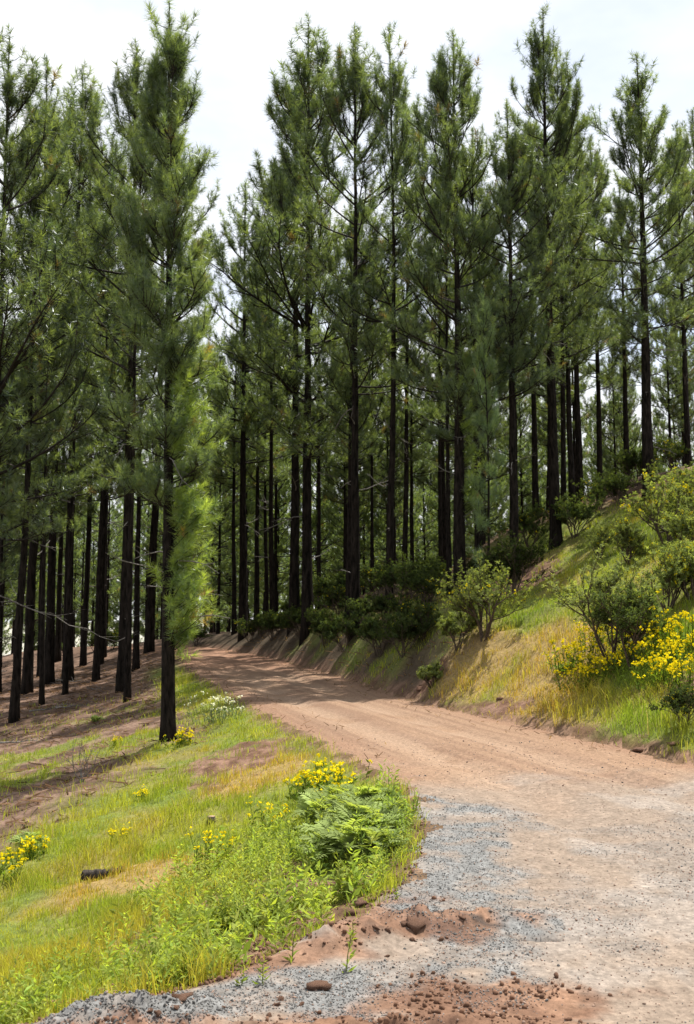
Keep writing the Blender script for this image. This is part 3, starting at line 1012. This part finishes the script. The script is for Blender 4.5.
# ferns
FN = [make_fern(80 + i, 26, .31, (.26, .325, .12)) for i in range(3)]
g5 = np.random.default_rng(77)
fs = []
while len(fs) < 36:
    x, y = g5.uniform(300, 400), g5.uniform(800, 872)
    if ((x - 358) / 38) ** 2 + ((y - 836) / 36) ** 2 < 1 and (x > 340 or y > 815):
        fs.append((x, y, g5.uniform(.6, 1.25) * (.7 if x > 378 else 1)))
for i, (x, y, s) in enumerate(fs):
    put('fern', 'bright green fern in the lush clump at the bend of the road edge', 'fern', gp(x, y), FN[i % 3], s, group='ferns at the road bend')
HB = [make_herb(140 + i, 9, .38, .16, 0, lc=(.2, .28, .075), leaf=(.085, .03), nleaf=9) for i in range(3)]
for i in range(18):
    x, y = g5.uniform(300, 408), g5.uniform(800, 880)
    put('leafy_herb', 'leafy green herb growing up through the fern clump at the road bend', 'herb', gp(x, min(y, 878 - (x - 300) * .1)), HB[i % 3], g5.uniform(.35, .75), group='leafy herbs among the ferns')
put('fern', 'fern with yellow flowers beside it near the left edge', 'fern', gp(32, 848), FN[0], .8)
put('fern', 'pale fern frond clump left of the yellow flowers on the right bank', 'fern', gp(566, 672), FN[1], .75)
put('fern', 'low fern beside the road verge behind the tufted pine', 'fern', gp(96, 722), FN[2], .6)

# ------------------------------------------------------------------ logs, stump, dead brush
def rock_template(seed, k=2, amp=.12):
    import bmesh
    bm = bmesh.new()
    bmesh.ops.create_icosphere(bm, subdivisions=k, radius=1)
    g = np.random.default_rng(seed)
    V = np.array([v.co[:] for v in bm.verts])
    F = np.array([[v.index for v in f.verts] for f in bm.faces])
    bm.free()
    n = np.zeros(len(V))
    for j in range(5):
        d = g.normal(size=3); d /= np.linalg.norm(d)
        n += amp * np.sin(V @ d * g.uniform(2, 6) + g.random() * 6)
    V = V * (1 + n[:, None]) * (1 + g.normal(0, .04, (len(V), 1))) * np.array([1, g.uniform(.7, 1), g.uniform(.55, .8)])
    return V, F

def log_part(L, r, seed):
    g = np.random.default_rng(seed)
    m = MB()
    n = 14
    P = np.stack([np.linspace(-L / 2, L / 2, n), np.cumsum(g.normal(0, .008, n)), np.cumsum(g.normal(0, .006, n))], 1)
    m.tube(P, r * np.linspace(1.1, .7, n) * (1 + g.normal(0, .08, n)), 10)
    return m.mesh('bark', M_char, False)

p = gp(104, 876)
t = thing('charred_log', 'short charred log lying on the yellow green grass slope', 'log', p + (0, 0, .022), R(18), 1)
obj('bark', log_part(.34, .042, 3), t)
e = MB(); e.tube(np.array([[-.172, 0, 0], [-.182, 0, 0]]), [.036, .034], 10)
obj('cut_end', e.mesh('cut_end', M_char), t)
p = gp(211, 822)
t = thing('tree_stump', 'small grey cut stump on the grass slope', 'stump', p, .3, (.85, .85, .62))
e = MB(); e.tube(np.array([[0, 0, -.05], [0, 0, .03], [.004, 0, .085]]), [.06, .05, .046], 10)
obj('bark', e.mesh('bark', M_char), t)
e = MB(); e.tube(np.array([[.004, 0, .0855], [.004, 0, .089]]), [.042, .041], 10)
obj('cut_top', e.mesh('cut_top', M_cut), t)

def dead_brush(seed, L, n, spread):
    g = np.random.default_rng(seed)
    m = MB()
    for k in range(n):
        az = g.random() * 6.28
        d = np.array([math.cos(az) * spread, math.sin(az) * spread, 1.0])
        p = np.array([0, 0, -.04]); pts = [p]
        for i in range(5):
            d = d / np.linalg.norm(d)
            pts.append(pts[-1] + d * L / 5)
            d = d + g.normal(0, .25, 3)
            if i > 0:
                q = pts[-1]
                for j in range(2):
                    e = d / np.linalg.norm(d) + g.normal(0, .6, 3)
                    m.tube(np.array([q, q + e * L * .12, q + e * L * .2 + g.normal(0, .02, 3)]), [.003, .0025, .0015], 3, cap=False)
        m.tube(np.array(pts), np.linspace(.007, .002, 6), 4, cap=False)
    return m.mesh('twigs', M_dead)
o = obj('dead_bush', dead_brush(4, .5, 7, .45), None, gp(82, 782))
tag(o, 'bare grey twiggy dead bush at the edge of grass and needles', 'dead bush')

def fallen_branch(seed, L):
    g = np.random.default_rng(seed)
    m = MB()
    n = 9
    P = np.stack([np.linspace(-L / 2, L / 2, n), np.cumsum(g.normal(0, L * .03, n)), .02 + np.abs(np.cumsum(g.normal(0, L * .02, n)))], 1)
    m.tube(P, np.linspace(.02, .005, n), 5)
    for i in range(2, n):
        for s in (-1, 1):
            if g.random() < .75:
                e = np.array([.5, s * g.uniform(.4, 1), g.uniform(.0, .6)])
                l = L * g.uniform(.12, .3)
                m.tube(np.array([P[i], P[i] + e * l * .5, P[i] + e * l + g.normal(0, .03, 3)]), [.008, .005, .003], 4, cap=False)
    return m.mesh('fallen_branch', M_dead)
for lab, x, y, L, rz in (('pale dead branch lying on needles at the lower left of the dark trunks', 50, 712, 1.0, .4),
                         ('grey dead branch lying between the trunks left of the tufted pine', 92, 692, 1.2, 2.4),
                         ('broken grey branch lying near the left edge of the needle slope', 20, 745, .8, .2)):
    o = obj('fallen_branch', fallen_branch(int(x), L), None, gp(x, y))
    o.rotation_euler = (0, 0, rz)
    tag(o, lab, 'branch')
for i in range(16):
    x, y = rng.uniform(0, 150), rng.uniform(668, 760)
    if y > 745 - x * .35: continue
    o = obj('fallen_branch', fallen_branch(300 + i, rng.uniform(.4, 1.3)), None, gp(x, y))
    o.rotation_euler = (0, 0, rng.random() * 6.28)
    tag(o, 'small dead branch lying on the needle floor among the dark trunks', 'branch', 'fallen branches on the needle floor')
g6 = np.random.default_rng(55)
n = 16000
X, Y = g6.uniform(-22, 8, n), g6.uniform(11, 42, n)
z, sl, sr, _ = terrain(X, Y, True)
lit, _, _ = masks(X, Y, sl, sr)
k = ((lit > .4) & (np.maximum(sl, sr) > .2) | (np.maximum(sl, sr) > -.7) & (np.maximum(sl, sr) < .2) & (g6.random(n) < .6)) & (np.abs(X) < Y * .4)
X, Y, z = X[k], Y[k], z[k]
onr_ = np.maximum(sl, sr)[k] < .2
m = len(X)
a = g6.random(m) * 6.28
l = g6.uniform(.05, .28, m) * np.where(onr_, .4, 1)
w = g6.uniform(.006, .014, m) * np.where(onr_, .5, 1)
D = np.stack([np.cos(a) * l, np.sin(a) * l, g6.uniform(0, .06, m)], 1)
S = np.stack([-np.sin(a) * w, np.cos(a) * w, 0 * w], 1)
B = np.stack([X, Y, z + .012], 1)
T3 = np.stack([0 * w, 0 * w, w * 1.4], 1)
V = np.stack([B - S, B + S, B + T3, B + D - S * .6, B + D + S * .6, B + D + T3 * .6], 1).reshape(-1, 3)
i6 = np.arange(m)[:, None] * 6
tag(obj('needle_litter', mesh_np('needle_litter', V, [i6 + np.array([[0, 2, 5, 3]]), i6 + np.array([[2, 1, 4, 5]])], M_leaf,
        np.repeat(np.array([[.17, .105, .065]]) * g6.uniform(.35, 1.6, (m, 1)), 6, 0))), 'fallen twigs and brown needles strewn under the pines', 'litter', kind='stuff')
# pale dead spray hanging on the left trunks
o = obj('dead_branch', fallen_branch(77, 3.2), None, gp(14, 722) + (.9, -.15, 2.4))
o.rotation_euler = (0, R(22), .25)
tag(o, 'long bleached dead branch slung between the trunks at far left', 'branch')

# ------------------------------------------------------------------ loose soil and stones on the road
CL = [mesh_np('soil_clod', *rock_template(90 + i, 2, .22), M_clod, None, False) for i in range(4)]
def clod(pos, s, lab, grp):
    o = obj('soil_clod', CL[rng.integers(4)], None, pos + (0, 0, s * .12))
    o.scale = (s, s * rng.uniform(.6, 1.1), s * rng.uniform(.6, .95))
    o.rotation_euler = (rng.normal(0, .3), rng.normal(0, .3), rng.random() * 6.28)
    tag(o, lab, 'soil clod', grp)
clod(gp(414, 926), .04, 'largest reddish soil clod at the head of the dirt ridge', '')
clod(gp(388, 932), .024, 'dark soil clod left of the largest clod on the dirt ridge', '')
clod(gp(376, 932), .02, 'soil clod at the left end of the row on the dirt ridge', '')
clod(gp(462, 922), .016, 'small soil clod right of the largest one, on grey gravel', '')
clod(gp(488, 924), .016, 'small soil clod nearest to the dark crack in the road', '')
for k in range(52):
    x, y = [(rng.normal(340, 60), rng.normal(945, 14)), (rng.normal(300, 45), rng.normal(905, 12)), (rng.normal(230, 90), rng.normal(1015, 7)), (rng.normal(360, 30), rng.normal(885, 10))][k % 4]
    if 20 < x < 480:
        clod(gp(x, min(y, 1020)), rng.uniform(.008, .02), 'small clod of reddish soil in the churned strip between grass and gravel', 'small soil clods along the churned strip')
for k, (x, y) in enumerate([(360, 905), (372, 902), (350, 915), (180, 1000), (320, 990), (420, 690), (500, 700), (675, 745), (640, 752)]):
    o = obj('stone', CL[k % 4], None, gp(x, y) + (0, 0, .01))
    s = rng.uniform(.03, .05) * (1 if y > 800 else 2)
    o.scale = (s, s, s * .7)
    o.rotation_euler = (0, 0, rng.random() * 6)
    tag(o, 'reddish stone lying at the broken edge of the road', 'stone', 'stones along the road edge')

# gravel: crushed stone too many to count
g3 = np.random.default_rng(31)
n = 200000
rad = np.exp(g3.uniform(math.log(3.2), math.log(13), n))
ang = g3.uniform(R(-24), R(24), n)
X, Y = np.sin(ang) * rad, np.cos(ang) * rad
z, sl, sr, _ = terrain(X, Y, True)
_, gm, rdm = road_colour(X, Y, sl, sr)
onr = (np.maximum(sl, sr) < .03)
pile = np.exp(-ell(X, Y, (-.88, 4.02, .42, .2, .35)) * 1.2)
keep = onr & (g3.random(n) < np.clip(gm * .8 + pile * .9 + .06 - .04 * rdm, 0, 1))
X, Y, z, gm, rad, pile = X[keep], Y[keep], z[keep], gm[keep], rad[keep], pile[keep]
if len(X) > 50000:
    X, Y, z, gm, rad, pile = (a[:50000] for a in (X, Y, z, gm, rad, pile))
st_t = [rock_template(200 + i, 1) for i in range(5)]
VV, FF, CC, nn = [], [], [], 0
kk = g3.integers(0, 5, len(X))
for i, (tv, tf) in enumerate(st_t):
    s = kk == i
    m = int(s.sum())
    siz = g3.uniform(.0018, .005, m) * np.where(g3.random(m) < .06, 1.8, 1) * np.maximum(1, rad[s] / 7) * (1 + .25 * pile[s])
    A = g3.normal(size=(m, 3))
    U, W, Z = frames(A, g3)
    v = np.stack([X[s], Y[s], z[s] + siz * .25], 1)[:, None] + siz[:, None, None] * (tv[None, :, 0:1] * U[:, None] + tv[None, :, 1:2] * W[:, None] + tv[None, :, 2:3] * Z[:, None])
    FF.append((tf[None] + (np.arange(m) * len(tv))[:, None, None] + nn).reshape(-1, 3))
    VV.append(v.reshape(-1, 3)); nn += m * len(tv)
    grey = g3.uniform(.07, .215, (m, 1)) * np.array([[1.03, 1.0, .96]])
    brown = g3.uniform(.16, .3, (m, 1)) * np.array([[1.15, .78, .6]])
    pick = (g3.random((m, 1)) < .25 + .7 * np.maximum(gm, pile)[s][:, None])
    CC.append(np.repeat(np.where(pick, grey, brown), len(tv), 0))
tag(obj('gravel', mesh_np('gravel', np.concatenate(VV), np.concatenate(FF), M_stone, np.concatenate(CC))),
    'loose grey crushed gravel spread over the near road', 'gravel', kind='stuff')

# crumbs of loose soil
n = 90000
rad = np.exp(g3.uniform(math.log(3.2), math.log(9), n))
ang = g3.uniform(R(-24), R(20), n)
X, Y = np.sin(ang) * rad, np.cos(ang) * rad
z, sl, sr, _ = terrain(X, Y, True)
_, gm, rdm = road_colour(X, Y, sl, sr)
_, _, bare = masks(X, Y, sl, sr)
offr = np.maximum(sl, sr) > 0
keep = g3.random(n) < np.where(offr, bare * (sl < 1.6), rdm * .3) * sstep(.42, .62, fbm(X, Y, 5, 4, 141)) * 1.0
X, Y, z = X[keep], Y[keep], z[keep]
tv, tf = rock_template(300, 1)
m = len(X)
siz = .003 + .015 * g3.random(m) ** 4
U, W, Z = frames(g3.normal(size=(m, 3)), g3)
v = np.stack([X, Y, z + siz * .3], 1)[:, None] + siz[:, None, None] * (tv[None, :, 0:1] * U[:, None] + tv[None, :, 1:2] * W[:, None] + tv[None, :, 2:3] * Z[:, None])
cc = g3.uniform(.7, 1.3, (m, 1)) * np.array([[.15, .082, .052]])
M_crumb = rough_mat('soil crumbs', (.7, .7, .7), (1.2, 1.2, 1.2), (50, 50, 50), .3, attr=True, dist=.004, rough=.95)
tag(obj('loose_soil', mesh_np('loose_soil', v.reshape(-1, 3), (tf[None] + (np.arange(m) * len(tv))[:, None, None]).reshape(-1, 3), M_crumb, np.repeat(cc, len(tv), 0))),
    'crumbs of loose reddish soil along the churned strip', 'loose soil', kind='stuff')

# ------------------------------------------------------------------ grass and weeds
def weed_band(X, Y, sl):
    return (1 - sstep(1.0, 2.3, sl + (fbm(X, Y, 1.5, 3, 131) - .5) * 1.2)) * sstep(.04, .3, sl) * (1 - sstep(8.2, 9.6, Y))

def grass_mesh(n, rlim, hmul, wmul, seed, keepf):
    g = np.random.default_rng(seed)
    rad = np.exp(g.uniform(math.log(rlim[0]), math.log(rlim[1]), n))
    ang = g.uniform(R(-27), R(27), n)
    X, Y = np.sin(ang) * rad, np.cos(ang) * rad
    z, sl, sr, _ = terrain(X, Y, True)
    litter, dry, bare = masks(X, Y, sl, sr)
    ok = np.maximum(sl, sr) > .0
    dens = (1 - .93 * litter) * (1 - .9 * bare) * keepf(X, Y, sl, sr)
    k = ok & (g.random(n) < dens)
    X, Y, z, rad, dry, sl, sr, litter = (a[k] for a in (X, Y, z, rad, dry, sl, sr, litter))
    m = len(X)
    tall = .5 + 1.0 * fbm(X, Y, 1.3, 3, 91) ** 1.5 * 1.6
    tall = tall * (.45 + 1.1 * sstep(.35, .7, fbm(X, Y, 4.5, 3, 92)))
    h = g.uniform(.035, .10, m) * tall * hmul(X, Y, sl, sr) * np.where(sr > 0, 1.15, 1)
    w = g.uniform(.003, .006, m) * np.maximum(1, rad / 8) * wmul
    a = g.random(m) * 6.28
    ca, sa = np.cos(a), np.sin(a)
    lean = g.uniform(.1, .8, m) * h
    la = g.random(m) * 6.28
    B = np.stack([X, Y, z - .01], 1)
    S = np.stack([ca * w / 2, sa * w / 2, 0 * w], 1)
    D = np.stack([np.cos(la) * lean, np.sin(la) * lean, h], 1)
    Md = np.stack([np.cos(la) * lean * .3, np.sin(la) * lean * .3, h * .6], 1)
    V = np.stack([B - S, B + S, B + Md + S * .75, B + Md - S * .75, B + D], 1).reshape(-1, 3)
    i = np.arange(m)[:, None] * 5
    v = g.random(m)
    gn = fbm(X, Y, 1.1, 3, 95)
    c = lerp(np.tile([.225, .29, .045], (m, 1)), (.36, .355, .06), np.clip(v * .5 + sstep(.4, .65, gn) * .6, 0, 1))
    c = lerp(c, (.46, .29, .075), np.clip(dry * (.3 + .7 * v), 0, 1))
    c = lerp(c, (.16, .26, .04), (sr > 0) * sstep(.5, .65, fbm(X, Y, .5, 3, 97)) * .6 * (1 - dry))
    c = lerp(c, (.42, .33, .17), (g.random(m) < .035).astype(float))
    c *= g.uniform(.75, 1.2, (m, 1))
    return V, [i + np.array([[0, 1, 2, 3]]), i + np.array([[3, 2, 4]])], np.repeat(c, 5, 0)

V, F, C = grass_mesh(420000, (3.3, 30), lambda X, Y, sl, sr: 1 - .3 * weed_band(X, Y, sl) + .7 * (sr > .2) * (Y < 15.5) * (sr < 1.6), 1.0, 41,
                     lambda X, Y, sl, sr: np.where(Y < 26, 1 - .75 * weed_band(X, Y, sl), .3))
tag(obj('grass', mesh_np('grass', V, F, M_grass, C)), 'short yellow green grass covering the banks on both sides of the road', 'grass', kind='stuff')

# leafy weeds carpeting the near slope
W1 = [make_herb(120 + i, 1, .24, .01, 0, lc=(.21, .27, .06), leaf=(.06, .017), nleaf=16) for i in range(5)]
def arr(me):
    v = np.empty(len(me.vertices) * 3, np.float32); me.vertices.foreach_get('co', v)
    return v.reshape(-1, 3)
WT = [arr(p[1][1]) for p in W1]
g4 = np.random.default_rng(9)
n = 26000
rad = np.exp(g4.uniform(math.log(3.4), math.log(9.5), n)); ang = g4.uniform(R(-23), R(8), n)
X, Y = np.sin(ang) * rad, np.cos(ang) * rad
z, sl, sr, _ = terrain(X, Y, True)
litter, dry, bare = masks(X, Y, sl, sr)
band = weed_band(X, Y, sl)
k = (sl > .06) & (g4.random(n) < band * (1 - .82 * bare) * (.12 + .88 * sstep(.42, .6, fbm(X, Y, 3, 3, 133))) * .6)
X, Y, z = X[k], Y[k], z[k]
m = len(X)
V, C = place(WT, np.stack([X, Y, z], 1), np.tile(UP, (m, 1)) + g4.normal(0, .12, (m, 3)), g4.uniform(.4, 1.0, m) * (1 + .45 * sstep(.5, .7, fbm(X, Y, 1.6, 3, 151))), g4,
             np.array([.29, .36, .085]) * g4.uniform(.6, 1.3, (m, 1)) * g4.uniform(.92, 1.08, (m, 3)))
tag(obj('weeds', mesh_np('weeds', V, quads(len(V)), M_leaf, C)), 'upright leafy green weeds carpeting the near left slope', 'weeds', kind='stuff')
print('grass weeds', m)
for i, (x, y) in enumerate([(240, 985), (292, 962), (188, 985), (352, 940), (345, 972), (322, 918), (275, 918), (398, 900), (215, 960), (130, 985), (262, 985)]):
    put('weed_plant', 'single leafy weed standing on the churned soil by the gravel edge', 'weed', gp(x, y), W1[i % 5], rng.uniform(.4, .75), group='single weeds on the churned soil')
